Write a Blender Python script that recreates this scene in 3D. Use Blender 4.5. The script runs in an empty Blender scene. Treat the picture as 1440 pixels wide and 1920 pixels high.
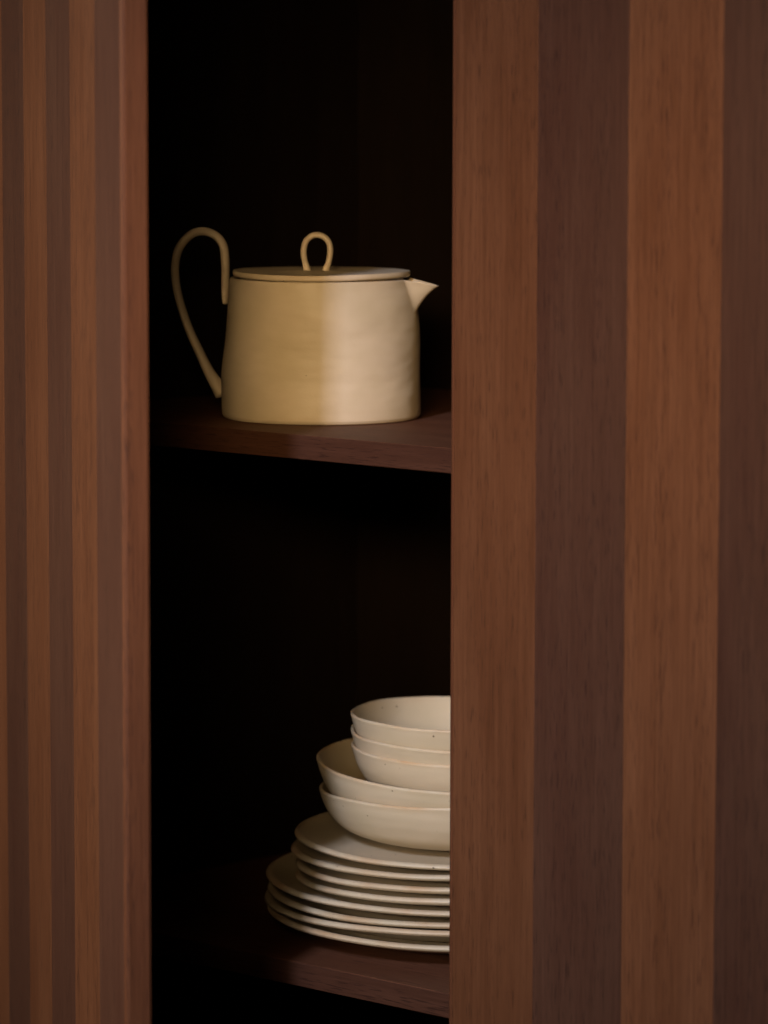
import bpy, bmesh, math, random
from mathutils import Vector, Matrix
random.seed(7)
S = bpy.context.scene
COL = S.collection
rad = math.radians

# ------------------------------------------------------------------ camera
YAW, PITCH, ROLL = 0.744805, 0.110918, 0.002120
cam_loc = Vector((1.62436, -1.82001, 0.23536))
fwd = Vector((-math.sin(YAW)*math.cos(PITCH), math.cos(YAW)*math.cos(PITCH), -math.sin(PITCH)))
rgt = Vector((math.cos(YAW), math.sin(YAW), 0.0))
upv = rgt.cross(fwd)
r2 = rgt*math.cos(ROLL) + upv*math.sin(ROLL)
u2 = -rgt*math.sin(ROLL) + upv*math.cos(ROLL)
cd = bpy.data.cameras.new('camera')
cam = bpy.data.objects.new('camera', cd)
COL.objects.link(cam)
M = Matrix((r2, u2, -fwd)).transposed().to_4x4()
M.translation = cam_loc
cam.matrix_world = M
cd.sensor_fit = 'HORIZONTAL'
cd.sensor_width = 27.0
cd.lens = 7588.67/1440*27.0
cd.clip_start, cd.clip_end = 0.05, 60
cd.dof.use_dof = True
cd.dof.focus_distance = 2.56
cd.dof.aperture_fstop = 6.6
S.camera = cam

# ------------------------------------------------------------------ world, lamps, exposure
w = bpy.data.worlds.new('World'); S.world = w; w.use_nodes = True
bg = w.node_tree.nodes['Background']
bg.inputs[0].default_value = (0.85, 0.92, 1.0, 1)
bg.inputs[1].default_value = 0.006

TARGET = Vector((-0.16, 0.06, -0.05))
def lamp_pos(az, el, d, t=TARGET):      # az: compass angle, 180 = straight out of the cabinet front
    a, e = rad(az), rad(el)
    return t + d*Vector((math.sin(a)*math.cos(e), math.cos(a)*math.cos(e), math.sin(e)))
def aim(o, t):
    o.rotation_euler = (Vector(t) - o.location).to_track_quat('-Z', 'Y').to_euler()
def area(name, az, el, d, sx, sy, power, color, target=TARGET, spread=180):
    l = bpy.data.lights.new(name, 'AREA'); l.shape = 'RECTANGLE'
    l.size, l.size_y = sx, sy; l.energy = power; l.color = color; l.spread = rad(spread)
    o = bpy.data.objects.new(name, l); COL.objects.link(o)
    o.location = lamp_pos(az, el, d, Vector(target)); aim(o, target); return o
area('key_lamp', 158.6, 30, 2.3, 0.10, 0.42, 1.55, (0.85, 0.94, 1.28), (-0.03, -0.13, 0.0), 36)
area('low_lamp', 159, 14, 2.2, 0.42, 0.20, 0.38, (1.0, 0.87, 0.72), (-0.05, 0.0, -0.27), 22)
area('fill_lamp', 143.2, 12, 1.9, 0.98, 0.24, 0.82, (1.0, 0.71, 0.38), (-0.07, 0.05, 0.085), 22)
area('side_lamp', 236, 12, 2.2, 0.5, 0.5, 2.7, (1.0, 0.80, 0.60), (-0.08, -0.18, -0.03), 48)
S.view_settings.view_transform = 'Standard'
S.view_settings.look = 'None'
S.view_settings.exposure = 0.0
S.view_settings.gamma = 1.0
S.view_settings.use_curve_mapping = False
S.render.engine = 'CYCLES'

# ------------------------------------------------------------------ materials
def nodes(name):
    m = bpy.data.materials.new(name); m.use_nodes = True
    nt = m.node_tree; b = nt.nodes['Principled BSDF']
    def N(t, **k):
        n = nt.nodes.new(t)
        for a, v in k.items(): setattr(n, a, v)
        return n
    return m, nt, b, N, nt.links.new
def ramp(N, a, b, ca=(0, 0, 0, 1), cb=(1, 1, 1, 1)):
    r = N('ShaderNodeValToRGB'); e = r.color_ramp.elements
    e[0].position, e[1].position = a, b; e[0].color, e[1].color = ca, cb
    return r

def wood(name, c1, c2, pore, axis='Z', rough=0.55, pore_amt=0.68, spec=.10):
    m, nt, b, N, L = nodes(name)
    tc = N('ShaderNodeTexCoord'); oi = N('ShaderNodeObjectInfo')
    mul = N('ShaderNodeVectorMath', operation='SCALE'); mul.inputs[0].default_value = (3.1, 7.7, 13.3)
    L(oi.outputs['Random'], mul.inputs['Scale'])
    add = N('ShaderNodeVectorMath', operation='ADD')
    L(tc.outputs['Object'], add.inputs[0]); L(mul.outputs[0], add.inputs[1])
    def noise(cross, along, detail=3, rough_=.55, dist=0.0):
        mp = N('ShaderNodeMapping')
        s = [cross]*3; s['XYZ'.index(axis)] = along
        mp.inputs['Scale'].default_value = s
        L(add.outputs[0], mp.inputs['Vector'])
        n = N('ShaderNodeTexNoise'); n.inputs['Scale'].default_value = 1
        n.inputs['Detail'].default_value = detail; n.inputs['Roughness'].default_value = rough_
        n.inputs['Distortion'].default_value = dist
        L(mp.outputs[0], n.inputs['Vector']); return n
    big = noise(30, 5.5, 4, .6); rb = ramp(N, .34, .68)
    L(big.outputs['Fac'], rb.inputs[0])
    mix = N('ShaderNodeMix', data_type='RGBA')
    mix.inputs[6].default_value = (*c1, 1); mix.inputs[7].default_value = (*c2, 1)
    L(rb.outputs[0], mix.inputs[0])
    fib = noise(420, 12, 4, .65); rf = ramp(N, .28, .72, (.82, .80, .78, 1), (1.16, 1.16, 1.16, 1))
    L(fib.outputs['Fac'], rf.inputs[0])
    m1 = N('ShaderNodeMix', data_type='RGBA', blend_type='MULTIPLY'); m1.inputs[0].default_value = 1
    L(mix.outputs[2], m1.inputs[6]); L(rf.outputs[0], m1.inputs[7])
    po = noise(1080, 70, 2, .5); rp = ramp(N, .555, .66); L(po.outputs['Fac'], rp.inputs[0])
    # pores gather in bands of the early wood
    band = noise(95, 1.6, 2); rbd = ramp(N, .38, .62, (.25,)*3+(1,), (1,)*3+(1,)); L(band.outputs['Fac'], rbd.inputs[0])
    pm = N('ShaderNodeMath', operation='MULTIPLY'); L(rp.outputs[0], pm.inputs[0]); L(rbd.outputs[0], pm.inputs[1])
    pa = N('ShaderNodeMath', operation='MULTIPLY'); L(pm.outputs[0], pa.inputs[0]); pa.inputs[1].default_value = pore_amt
    pv = N('ShaderNodeMath', operation='MULTIPLY'); L(pa.outputs[0], pv.inputs[0]); L(oi.outputs['Alpha'], pv.inputs[1]); pa = pv
    m2 = N('ShaderNodeMix', data_type='RGBA'); L(pa.outputs[0], m2.inputs[0])
    L(m1.outputs[2], m2.inputs[6]); m2.inputs[7].default_value = (*pore, 1)
    m3 = N('ShaderNodeMix', data_type='RGBA', blend_type='MULTIPLY'); m3.inputs[0].default_value = 1
    L(m2.outputs[2], m3.inputs[6]); L(oi.outputs['Color'], m3.inputs[7]); L(m3.outputs[2], b.inputs['Base Color'])
    rr = N('ShaderNodeMapRange'); rr.inputs['To Min'].default_value = rough-.06; rr.inputs['To Max'].default_value = rough+.08
    L(fib.outputs['Fac'], rr.inputs[0]); L(rr.outputs[0], b.inputs['Roughness'])
    bp = N('ShaderNodeBump'); bp.inputs['Strength'].default_value = .35; bp.inputs['Distance'].default_value = .0003
    sub = N('ShaderNodeMath', operation='SUBTRACT'); L(fib.outputs['Fac'], sub.inputs[0]); L(pa.outputs[0], sub.inputs[1])
    L(sub.outputs[0], bp.inputs['Height']); L(bp.outputs[0], b.inputs['Normal'])
    b.inputs['Specular IOR Level'].default_value = spec
    return m

WOOD_LIGHT = wood('oak_light_stain', (.146, .0585, .0250), (.116, .0430, .0172), (.040, .015, .008))
WOOD_DARK = wood('oak_dark_stain', (.082, .0365, .0208), (.070, .0285, .0163), (.026, .012, .008))
WOOD_EDGE = wood('oak_red_edge', (.126, .0475, .0205), (.102, .036, .016), (.045, .017, .010))
WOOD_SHELF = wood('oak_shelf', (.140, .055, .028), (.105, .040, .020), (.034, .014, .009), axis='X')
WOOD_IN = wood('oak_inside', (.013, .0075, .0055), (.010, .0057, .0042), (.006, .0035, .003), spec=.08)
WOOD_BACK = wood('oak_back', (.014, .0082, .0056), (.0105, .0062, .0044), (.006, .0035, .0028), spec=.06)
WOOD_FRONT_SHADE = wood('oak_shelf_front_shade', (.070, .029, .0165), (.054, .021, .012), (.022, .009, .006), axis='X')  # shelf oak darkened: the front face's weaker light put into its colour

def ceramic(name, c1, c2, rimc, speck=.5, rough=.50, rings=.0030):
    m, nt, b, N, L = nodes(name)
    tc = N('ShaderNodeTexCoord'); oi = N('ShaderNodeObjectInfo')
    mul = N('ShaderNodeVectorMath', operation='SCALE'); mul.inputs[0].default_value = (1.7, 2.9, 4.3)
    L(oi.outputs['Random'], mul.inputs['Scale'])
    add = N('ShaderNodeVectorMath', operation='ADD'); L(tc.outputs['Object'], add.inputs[0]); L(mul.outputs[0], add.inputs[1])
    n = N('ShaderNodeTexNoise'); n.inputs['Scale'].default_value = 22; n.inputs['Detail'].default_value = 4
    L(add.outputs[0], n.inputs['Vector'])
    r = ramp(N, .35, .68); L(n.outputs['Fac'], r.inputs[0])
    mix = N('ShaderNodeMix', data_type='RGBA'); L(r.outputs[0], mix.inputs[0])
    mix.inputs[6].default_value = (*c1, 1); mix.inputs[7].default_value = (*c2, 1)
    # bare, toasted clay along the rims where the glaze runs thin
    at = N('ShaderNodeAttribute', attribute_name='rim')
    n2 = N('ShaderNodeTexNoise'); n2.inputs['Scale'].default_value = 30; n2.inputs['Detail'].default_value = 3
    L(add.outputs[0], n2.inputs['Vector'])
    r2_ = ramp(N, .40, .72); L(n2.outputs['Fac'], r2_.inputs[0])
    mm = N('ShaderNodeMath', operation='MULTIPLY'); L(at.outputs['Fac'], mm.inputs[0]); L(r2_.outputs[0], mm.inputs[1])
    mx = N('ShaderNodeMix', data_type='RGBA'); L(mm.outputs[0], mx.inputs[0]); L(mix.outputs[2], mx.inputs[6])
    mx.inputs[7].default_value = (*rimc, 1)
    # iron specks
    v = N('ShaderNodeTexVoronoi'); v.inputs['Scale'].default_value = 170
    L(add.outputs[0], v.inputs['Vector'])
    sp = N('ShaderNodeSeparateColor'); L(v.outputs['Color'], sp.inputs[0])
    sz = N('ShaderNodeMapRange'); sz.inputs['From Min'].default_value = 1-.30*speck; sz.inputs['From Max'].default_value = 1.0
    sz.inputs['To Min'].default_value = 0.0; sz.inputs['To Max'].default_value = .14
    L(sp.outputs[0], sz.inputs[0])
    lt = N('ShaderNodeMath', operation='LESS_THAN'); L(v.outputs['Distance'], lt.inputs[0]); L(sz.outputs[0], lt.inputs[1])
    ms = N('ShaderNodeMath', operation='MULTIPLY'); L(lt.outputs[0], ms.inputs[0]); ms.inputs[1].default_value = .8
    m3 = N('ShaderNodeMix', data_type='RGBA'); L(ms.outputs[0], m3.inputs[0]); L(mx.outputs[2], m3.inputs[6])
    m3.inputs[7].default_value = (.09, .055, .03, 1)
    L(m3.outputs[2], b.inputs['Base Color'])
    b.inputs['Roughness'].default_value = rough
    b.inputs['Specular IOR Level'].default_value = .38
    # throwing rings and a slightly pitted glaze
    mp = N('ShaderNodeMapping'); mp.inputs['Scale'].default_value = (16, 16, 46); L(add.outputs[0], mp.inputs['Vector'])
    n3 = N('ShaderNodeTexNoise'); n3.inputs['Scale'].default_value = 1; n3.inputs['Detail'].default_value = 2; L(mp.outputs[0], n3.inputs['Vector'])
    n4 = N('ShaderNodeTexNoise'); n4.inputs['Scale'].default_value = 700; n4.inputs['Detail'].default_value = 3; L(add.outputs[0], n4.inputs['Vector'])
    b1 = N('ShaderNodeBump'); b1.inputs['Strength'].default_value = 1.0; b1.inputs['Distance'].default_value = rings; L(n3.outputs['Fac'], b1.inputs['Height'])
    b2 = N('ShaderNodeBump'); b2.inputs['Strength'].default_value = .30; b2.inputs['Distance'].default_value = .00025; L(n4.outputs['Fac'], b2.inputs['Height'])
    L(b1.outputs[0], b2.inputs['Normal']); L(b2.outputs[0], b.inputs['Normal'])
    return m
CLAY_POT = ceramic('satin_glaze_teapot', (.625, .495, .335), (.545, .43, .27), (.50, .34, .18), .12)
CLAY_PLATE = ceramic('satin_glaze_plates', (.575, .465, .315), (.53, .435, .285), (.48, .285, .14), 1.3, rings=.0006)
CLAY_DISH = ceramic('satin_glaze_dishes', (.585, .47, .315), (.54, .44, .285), (.50, .29, .13), .8, rings=.0016)

# ------------------------------------------------------------------ object helpers
def tag(o, label=None, cat=None, group=None):
    if label: o['label'] = label
    if cat: o['category'] = cat
    if group: o['group'] = group
    return o
def empty(name, loc):
    o = bpy.data.objects.new(name, None); COL.objects.link(o); o.location = loc
    o.empty_display_size = .05
    return o
def link(name, me, mat, parent=None, loc=(0, 0, 0)):
    if mat and not me.materials: me.materials.append(mat)
    o = bpy.data.objects.new(name, me); COL.objects.link(o); o.location = loc
    if parent: o.parent = parent
    return o
def box_mesh(name, x0, x1, y0, y1, z0, z1, bev=0.0, segs=1):
    bm = bmesh.new()
    bmesh.ops.create_cube(bm, size=1)
    for v in bm.verts:
        v.co = ((x0+x1)/2+v.co.x*(x1-x0), (y0+y1)/2+v.co.y*(y1-y0), (z0+z1)/2+v.co.z*(z1-z0))
    if bev: bmesh.ops.bevel(bm, geom=bm.edges[:], offset=bev, segments=segs, affect='EDGES', profile=.5)
    me = bpy.data.meshes.new(name); bm.to_mesh(me); bm.free()
    return me

# ------------------------------------------------------------------ the cabinet
SW = 0.0688            # slat width
DT = 0.0157            # door thickness
VE = 0.0025            # slat thickness on the door
NS = 6
DW = SW*NS
ZT, ZB = 0.52, -0.78
TH = 0.01542           # shelf thickness
Z2 = -0.34037          # top of the lower shelf
FY = 0.0192            # front edge of the shelves
BY = 0.352             # inner face of the back
XL, XR = -0.405, 0.4085

cab = empty('cabinet', (0, 0.17, ZB-.02))
tag(cab, 'dark wooden cabinet with striped doors, left door ajar, crockery on its shelves', 'cabinet')
CO = Vector((0, 0.17, ZB-.02))
def part(name, me, mat, parent=cab, loc=(0, 0, 0)):
    return link(name, me, mat, parent, Vector(loc) - CO)
for zt in (0.0, Z2):
    sh = part('shelf', box_mesh('shelf', XL, XR, FY+.0012, BY, -TH, 0, .0005), WOOD_SHELF, loc=(0, 0, zt))
    link('front_edge', box_mesh('front_edge', XL, XR, FY, FY+.0012, -TH+.0001, -.0001, .0005), WOOD_FRONT_SHADE, sh)  # thin strip added to carry the painted shade of the shelf front
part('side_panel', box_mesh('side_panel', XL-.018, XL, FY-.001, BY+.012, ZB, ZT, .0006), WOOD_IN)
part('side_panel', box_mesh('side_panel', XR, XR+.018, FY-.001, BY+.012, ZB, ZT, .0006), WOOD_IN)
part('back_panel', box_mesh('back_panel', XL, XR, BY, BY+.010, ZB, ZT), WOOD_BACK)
part('top_panel', box_mesh('top_panel', XL-.018, XR+.018, FY-.002, BY+.012, ZT+.0005, ZT+.0185, .0006), WOOD_SHELF)
part('base_panel', box_mesh('base_panel', XL-.018, XR+.018, FY-.002, BY+.012, ZB-.0185, ZB-.0005, .0006), WOOD_SHELF)

SLATS = random.Random(3)
TONE = {(False, 0): .90, (False, 1): .97, (False, 2): 1.12, (False, 3): .94, (True, 5): 1.03, (True, 4): .89, (True, 3): .88, (True, 2): .82, (True, 1): .82, (True, 0): .9}
def door(loc, rz, free_at_right, first_light):
    # local x runs from 0 to DW, y = 0 is the outer face, y = DT the inner one
    core = link('door', box_mesh('door', 0.0042 if not free_at_right else .0008, DW-.0042 if free_at_right else DW-.0008, VE, DT, ZB+.002, ZT-.002, .0004), WOOD_EDGE, cab)
    EB = .0040
    bm = bmesh.new(); bmesh.ops.create_cube(bm, size=1)
    x0, x1 = (DW-EB, DW) if free_at_right else (0, EB)
    for v in bm.verts: v.co = ((x0+x1)/2+v.co.x*EB, DT/2+v.co.y*DT, (ZT+ZB)/2+v.co.z*(ZT-ZB-.004))
    xe = x1 if free_at_right else x0
    ed = [e for e in bm.edges if all(abs(v.co.x-xe) < 1e-6 and v.co.y < 1e-6 for v in e.verts)]
    e2 = [e for e in bm.edges if all(abs(v.co.x-xe) < 1e-6 and v.co.y > DT-1e-6 for v in e.verts)]
    bmesh.ops.bevel(bm, geom=ed, offset=.0025, segments=2, affect='EDGES', profile=.4)
    bmesh.ops.bevel(bm, geom=[e for e in e2 if e.is_valid], offset=.0012, segments=2, affect='EDGES')
    me = bpy.data.meshes.new('edge_band'); bm.to_mesh(me); bm.free()
    link('edge_band', me, WOOD_EDGE, core)
    core.location = Vector(loc) - CO; core.rotation_euler = (0, 0, rz)
    tag(core, 'left door ajar, turned edge-on to the viewer' if free_at_right else 'closed right door')
    for i in range(NS):
        light = (i % 2 == 0) == first_light
        xa, xb = SW*i+.00004, SW*(i+1)-.00004
        if free_at_right and i == NS-1: xb = DW-EB-.00004
        if not free_at_right and i == 0: xa = EB+.00004
        bm = bmesh.new(); bmesh.ops.create_cube(bm, size=1)
        for v in bm.verts: v.co = (v.co.x*(xb-xa), v.co.y*VE, v.co.z*(ZT-ZB-.004))
        bmesh.ops.bevel(bm, geom=[e for e in bm.edges if all(abs(v.co.y+VE/2) < 1e-6 for v in e.verts)
                                  and abs(e.verts[0].co.z-e.verts[1].co.z) > .1], offset=.00022, segments=1, affect='EDGES')
        me = bpy.data.meshes.new('slat'); bm.to_mesh(me); bm.free()
        o = link('slat', me, WOOD_LIGHT if light else WOOD_DARK, core, ((xa+xb)/2, VE/2, (ZT+ZB)/2))
        t = TONE[(free_at_right, i)] if (free_at_right, i) in TONE else 1.0
        o.color = (t, t*.995, t*.985, SLATS.uniform(.55, 1.35))      # every slat is a different piece of veneer
        o['label'] = 'light brown slat' if light else 'dark brown slat'
    return core
TH_OPEN = 0.533018
door((0, 0, 0), 0, False, True)
door((-0.421137, 0, 0), -TH_OPEN, True, True)

# ------------------------------------------------------------------ lathed crockery
def catmull(pts, sub):
    out = []
    n = len(pts)
    for i in range(n-1):
        p0, p1, p2, p3 = pts[max(i-1, 0)], pts[i], pts[i+1], pts[min(i+2, n-1)]
        for k in range(sub):
            t = k/sub
            out.append(tuple(.5*(2*b + (c-a)*t + (2*a-5*b+4*c-d)*t*t + (3*b-a-3*c+d)*t**3) for a, b, c, d in zip(p0, p1, p2, p3)))
    out.append(tuple(pts[-1])); return out
def lathe(name, prof, seg=176, warp=None, sub=4):
    """prof: (radius, height, bare-clay amount); runs from the axis underneath to the axis on top"""
    pr = catmull(prof, sub)
    V, F, A = [], [], []
    ring = []
    for (r, z, a) in pr:
        if r < 1e-4:
            ring.append([len(V)]); V.append((0, 0, z)); A.append(a); continue
        ids = []
        for k in range(seg):
            t = 2*math.pi*k/seg
            p = (r*math.cos(t), r*math.sin(t), z)
            if warp: p = warp(p, r, z, t)
            ids.append(len(V)); V.append(p); A.append(max(0, min(1, a)))
        ring.append(ids)
    for p, q in zip(ring, ring[1:]):
        if len(p) == 1 and len(q) == 1: continue
        for k in range(seg):
            k2 = (k+1) % seg
            if len(p) == 1: F.append((p[0], q[k2], q[k]))
            elif len(q) == 1: F.append((p[k], p[k2], q[0]))
            else: F.append((p[k], p[k2], q[k2], q[k]))
    me = bpy.data.meshes.new(name); me.from_pydata(V, [], F)
    at = me.attributes.new('rim', 'FLOAT', 'POINT'); at.data.foreach_set('value', A)
    me.shade_smooth(); me.update()
    return me
def clay_warp(h, tx, ty, amp=.0006):
    ph = [random.uniform(0, 6.28) for _ in range(6)]
    def f(p, r, z, t):
        k = max(0, min(1.15, z/h))
        k2 = k*k*(3-2*k) if k < 1 else 1
        dr = amp*k*(math.sin(2*t+ph[0]) + .5*math.sin(3*t+ph[1]) + .3*math.sin(5*t+ph[2]))*r/.1
        dz = amp*k2*(.7*math.sin(2*t+ph[3]) + .5*math.sin(4*t+ph[4]) + .25*math.sin(9*t+ph[5]))*min(1, r/.08)
        s = 1+dr/max(r, 1e-3)
        x, y = p[0]*s, p[1]*s
        return (x, y, z + dz + k2*(tx*x+ty*y))
    return f
def plate_prof(R, h, foot):
    return [(0, .0026, 0), (foot-.006, .0026, 0), (foot-.004, .0002, 0), (foot-.002, 0, 0), (foot+.002, 0, 0), (foot+.004, .0006, 0),
            (foot+.007, .0030, 0), (R-.034, .0036, 0), (R-.016, .0036+(h-.0026-.0036)*.66, 0), (R-.0055, h-.0025, 0.05),
            (R-.0018, h-.0017, .25), (R-.0003, h-.0006, .5), (R, h+.0002, .6), (R-.0006, h+.0013, .75), (R-.0022, h+.0020, .7), (R-.0045, h+.0018, .35),
            (R-.010, h-.0002, .05), (R-.020, h-.0002-(h-.0078)*.5, 0), (R-.034, .0080, 0), (R*.5, .0076, 0), (0, .0076, 0)]
CX, CY = -0.1388, 0.1735
def plate(R, foot, dx, dy, base, rim, tx, ty, label, group):
    h = rim-base
    me = lathe('plate', plate_prof(R, h, foot), warp=clay_warp(h, math.tan(rad(tx)), math.tan(rad(ty)), .0004))
    o = link('plate', me, CLAY_PLATE, None, (CX+dx, CY+dy, Z2+base))
    return tag(o, label, 'plate', group)
mm = .001
BIG = 'large dinner plates at the foot of the stack'
plate(.1330, .078, .0002, .0002, 0.0, 12*mm, -.1, -1.2, 'cream stoneware dinner plate lying directly on the lower shelf, bottom of the whole stack', BIG)
plate(.1331, .078, -.0002, -.0002, 7.6*mm, 22.3*mm, .8, 0, 'large speckled cream dinner plate, second from the bottom of the stack', BIG)
plate(.1330, .078, .0002, .0002, 15.2*mm, 28.4*mm, .5, 0, 'large speckled cream dinner plate, third from the bottom of the stack', BIG)
plate(.1331, .078, -.0002, -.0002, 22.8*mm, 36.8*mm, -.1, 0, 'topmost of the large dinner plates, brown-tinged rim, carrying the smaller plates', BIG)
SML = 'smaller plates stacked on the dinner plates'
plate(.1140, .062, .0005, .0005, 30.4*mm, 38.0*mm, 1.7, -.2, 'lowest of the four smaller cream plates, resting on the top dinner plate', SML)
plate(.1140, .062, .0006, .0005, 38.0*mm, 45.9*mm, 1.5, -.2, 'second smaller cream plate counted up from the dinner plates', SML)
plate(.1146, .062, -.0014, -.0013, 45.6*mm, 55.1*mm, .7, 0, 'smaller cream plate jutting out leftmost, just under the topmost plate', SML)
plate(.1142, .062, .0002, .0002, 53.2*mm, 63.5*mm, -.8, .1, 'topmost plate, the smaller cream one directly under the wide bowls', SML)

def bowl(kind, dx, dy, base, rim, tx, ty, label, group):
    h = rim-base
    if kind == 'wide':
        o_ = [(0, .002, 0), (.038, .002, 0), (.040, 0, 0), (.045, 0, 0), (.047, .0016, 0), (.060, .0028, 0), (.073, .0053, 0), (.0842, .0105, 0), (.0915, .0185, 0), (.0958, .027, 0), (.0976, .0330, .1), (.0982, .0350, .4),
              (.0981, .0360, .8), (.0974, .0367, .9), (.0964, .0364, .8), (.0956, .0353, .3), (.0930, .027, 0), (.0886, .0185, 0), (.0810, .0120, 0), (.069, .0082, 0), (.05, .0071, 0), (0, .007, 0)]
        h0 = .035
    else:
        o_ = [(0, .002, 0), (.028, .002, 0), (.030, 0, 0), (.035, 0, 0), (.037, .0016, 0), (.047, .0046, 0), (.0585, .0103, 0), (.0667, .0165, 0), (.0722, .0248, 0), (.0752, .033, 0), (.0764, .0370, .1), (.0768, .0382, .4),
              (.0767, .0392, .8), (.0760, .0398, .9), (.0751, .0395, .8), (.0744, .0385, .3), (.0726, .033, 0), (.0695, .0248, 0), (.0636, .0165, 0), (.0555, .0110, 0), (.043, .0076, 0), (0, .007, 0)]
        h0 = .038
    k = h/h0
    me = lathe('bowl', [(r, z*k, a) for r, z, a in o_], warp=clay_warp(h, math.tan(rad(tx)), math.tan(rad(ty)), .0006), sub=5)
    o = link('bowl', me, CLAY_DISH, None, (CX+dx, CY+dy, Z2+base))
    return tag(o, label, 'bowl', group)
WIDE = 'wide bowls on the plates'
bowl('wide', .0006, .0005, 60.8*mm, 95.8*mm, 1.6, -.2, 'lower of the two wide shallow cream bowls, standing on the plates', WIDE)
bowl('wide', -.0005, -.0004, 75.8*mm, 110.9*mm, -3.3, .7, 'upper wide cream bowl with the three small bowls inside it', WIDE)
SB = 'small bowls nested at the top of the stack'
bowl('small', .0006, .0005, 84.0*mm, 122.1*mm, -1.6, .2, 'lowest of the three small nested cream bowls, sitting down inside the upper wide bowl', SB)
bowl('small', 0, 0, 93.5*mm, 131.6*mm, -2.3, .3, 'middle one of the three small nested cream bowls, only a narrow band showing', SB)
bowl('small', -.0004, -.0004, 105*mm, 143.1*mm, -.3, -1.3, 'topmost small cream bowl of the stack, its inside open to view', SB)

# ------------------------------------------------------------------ teapot
TX, TY = -0.22526, 0.12480
pot = empty('teapot', (TX, TY, 0))
tag(pot, 'beige stoneware teapot with tall looped handle and flat lid on the upper shelf', 'teapot')
ax = (rgt*math.cos(rad(15)) - Vector((-math.sin(YAW), math.cos(YAW), 0))*math.sin(rad(15))).normalized()   # handle-to-spout axis
AX = math.atan2(ax.y, ax.x)
ph = [random.uniform(0, 6.28) for _ in range(5)]
SPL, SPD = .0196, .0042
def pot_warp(p, r, z, t):
    x, y = p[0], p[1]
    k = min(1, z/.03)
    dr = .0008*k*(.6*math.sin(5*t+ph[3]+z*70) + math.sin(2*t+ph[0]+z*18) + .6*math.sin(3*t+ph[1]-z*40) + .5*math.sin(z*95+ph[2]+t))
    if r > .03:
        x += dr*math.cos(t); y += dr*math.sin(t)
    d = (t-AX+math.pi) % (2*math.pi) - math.pi
    if r > .05 and z > .071:
        s = max(0, min(1.0, (z-.071)/(.0928-.071)))
        wd = .08+.142*s
        q = max(0, 1-abs(d)/wd); g = min(q*q*(3-2*q), .94)/.94
        push = SPL*g*s**1.2
        x += ax.x*push; y += ax.y*push
        z -= SPD*g*s**3
    return (x, y, z)
body_prof = [(0, .0012, 0), (.055, .0010, 0), (.0625, .0002, 0), (.0645, .0004, 0), (.0656, .0018, 0), (.0660, .0045, 0), (.0657, .02, 0), (.0647, .045, 0), (.0630, .07, 0), (.0614, .086, 0), (.0609, .0908, .2),
             (.0606, .0922, .6), (.0599, .0928, .7), (.0588, .0925, .6), (.0578, .0912, .2), (.0574, .086, 0), (.0590, .07, 0), (.0607, .045, 0), (.0617, .02, 0), (.0600, .0065, 0), (.054, .0048, 0), (0, .0048, 0)]
full = lathe('teapot_shell', body_prof, seg=288, warp=pot_warp, sub=6)
norms = [v.normal.copy() for v in full.vertices]
rimv = [d.value for d in full.attributes['rim'].data]
def in_spout(c):
    t = math.atan2(c.y, c.x); d = (t-AX+math.pi) % (2*math.pi) - math.pi
    return c.z > .0715 and abs(d) < .08 + .142*(c.z-.071)/.0218 and math.hypot(c.x, c.y) > .054
def sub_mesh(name, faces):
    idx = {}; V = []; F = []; Nn = []; A = []
    for f in faces:
        ids = []
        for i in f.vertices:
            if i not in idx:
                idx[i] = len(V); V.append(full.vertices[i].co[:]); Nn.append(norms[i][:]); A.append(rimv[i])
            ids.append(idx[i])
        F.append(ids)
    me = bpy.data.meshes.new(name); me.from_pydata(V, [], F)
    me.attributes.new('rim', 'FLOAT', 'POINT').data.foreach_set('value', A)
    me.shade_smooth(); me.update(); me.normals_split_custom_set_from_vertices(Nn)
    return me
sf = [f for f in full.polygons if in_spout(f.center)]
bf = [f for f in full.polygons if not in_spout(f.center)]
body = link('body', sub_mesh('body', bf), CLAY_POT, pot)
link('spout', sub_mesh('spout', sf), CLAY_POT, pot)
bpy.data.meshes.remove(full)

lid_prof = [(0, .0885, 0), (.050, .0885, 0), (.0535, .0888, 0), (.0540, .0905, 0), (.0542, .0928, 0), (.0560, .0932, 0), (.0578, .0934, .1), (.0588, .0943, .3), (.0591, .0955, .5), (.0588, .0967, .6), (.0578, .0974, .4),
            (.050, .0973, 0), (.036, .0969, 0), (.031, .0966, 0), (.026, .0968, 0), (.015, .0974, 0), (0, .0975, 0)]
def lid_warp(p, r, z, t):
    k = min(1, r/.05)
    return (p[0], p[1], z + .00035*k*(math.sin(2*t+.6) + .5*math.sin(3*t+2.0)))
lid = link('lid', lathe('lid', lid_prof, warp=lid_warp), CLAY_POT, pot)

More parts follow.
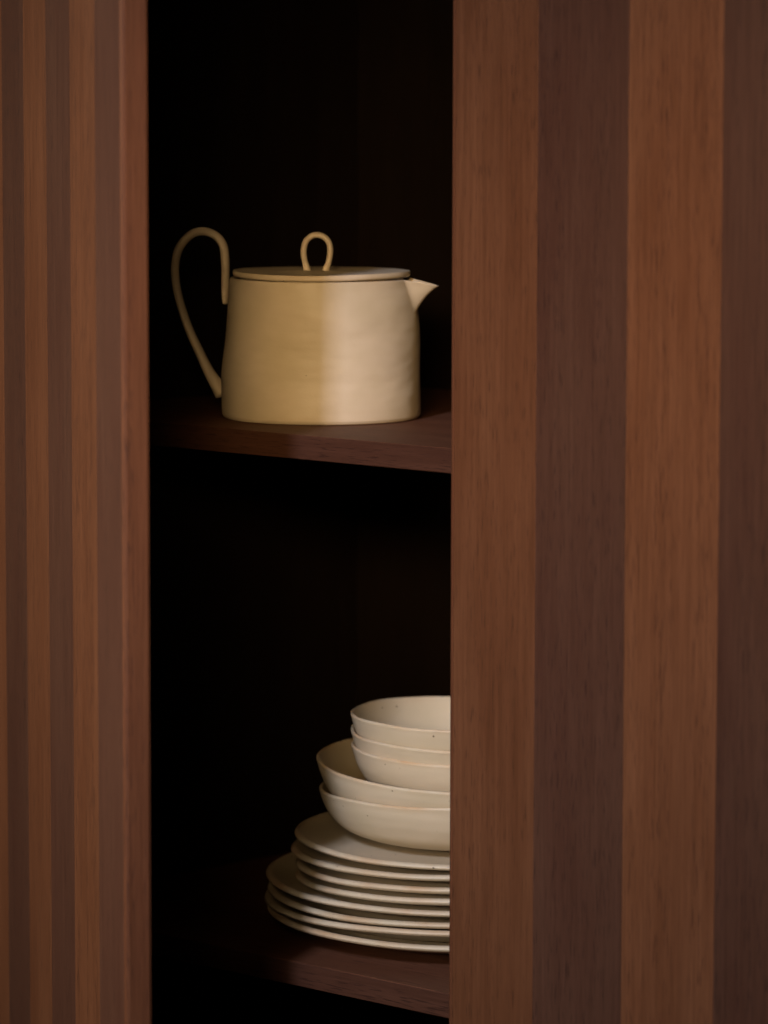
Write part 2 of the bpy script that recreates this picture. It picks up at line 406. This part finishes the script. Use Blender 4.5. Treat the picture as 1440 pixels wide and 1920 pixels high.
def sweep(name, pts, ra, rb, plane_n, steps=8, seg=20):
    """tube through pts (x, y, z); ra = half width in the loop's plane, rb = across it"""
    q = catmull([tuple(p)+(a, b) for p, a, b in zip(pts, ra, rb)], steps)
    P = [Vector(p[:3]) for p in q]
    V, F = [], []
    for i, p in enumerate(P):
        t = (P[min(i+1, len(P)-1)]-P[max(i-1, 0)]).normalized()
        n = plane_n; u = t.cross(n).normalized()
        for k in range(seg):
            a = 2*math.pi*k/seg
            V.append((p + u*(math.cos(a)*q[i][3]) + n*(math.sin(a)*q[i][4]))[:])
    m = len(P)
    for i in range(m-1):
        for k in range(seg):
            k2 = (k+1) % seg
            F.append((i*seg+k, i*seg+k2, (i+1)*seg+k2, (i+1)*seg+k))
    for i0, s in ((0, 1), (m-1, -1)):            # domed ends
        t = (P[0]-P[1]).normalized() if i0 == 0 else (P[-1]-P[-2]).normalized()
        c = len(V); V.append((P[i0] + t*q[i0][3]*.45)[:])
        for k in range(seg):
            k2 = (k+1) % seg
            F.append((c, i0*seg+k2, i0*seg+k) if s == 1 else (c, i0*seg+k, i0*seg+k2))
    me = bpy.data.meshes.new(name); me.from_pydata(V, [], F); me.shade_smooth(); me.update()
    return me
nrm = Vector((-ax.y, ax.x, 0))
U = .000355
def loop_pts(px, c15):
    return [ax*((x-603.07)*U/c15) + Vector((0, 0, (781.85-y)*U)) for x, y in px]
hp = [(421.8, 568), (421, 548), (421.5, 511), (420.5, 481), (417.5, 461), (408.5, 446), (395, 436.5), (377, 432.5), (359, 437), (343, 450), (332, 467), (326.5, 489), (325.5, 515), (330, 547), (340, 584), (353, 620), (371, 659), (388, 694), (402, 717), (416, 738)]
tilt = .02     # the far side of the axis sits a little higher in the picture; lower it back
pts = [p + Vector((0, 0, -tilt*(p.dot(ax)*-1)*1.0)) for p in loop_pts(hp, math.cos(rad(15)))]
ra = [.0017, .0024, .0025, .0027, .0027, .0027, .0027, .0027, .0027, .0027, .0027, .0026, .0026, .0026, .0026, .0027, .0029, .0033, .0041, .0056]
rb = [.0040]*3 + [.0036]*13 + [.0040, .0044, .0052, .0062]
handle = link('handle', sweep('handle', pts, ra, rb, nrm), CLAY_POT, pot)
kp = [(576.5, 510.5), (574, 500), (571, 489), (569, 472), (573, 454), (582.5, 444.5), (594.5, 441), (607.5, 445), (616.5, 455.5), (619, 472), (616, 491), (612.5, 501), (610, 510.5)]
kpts = loop_pts(kp, math.cos(rad(15)))
kr = [.0028, .0021] + [.0019]*9 + [.0021, .0028]
link('knob', sweep('knob', kpts, kr, [r*1.25 for r in kr], nrm), CLAY_POT, lid)
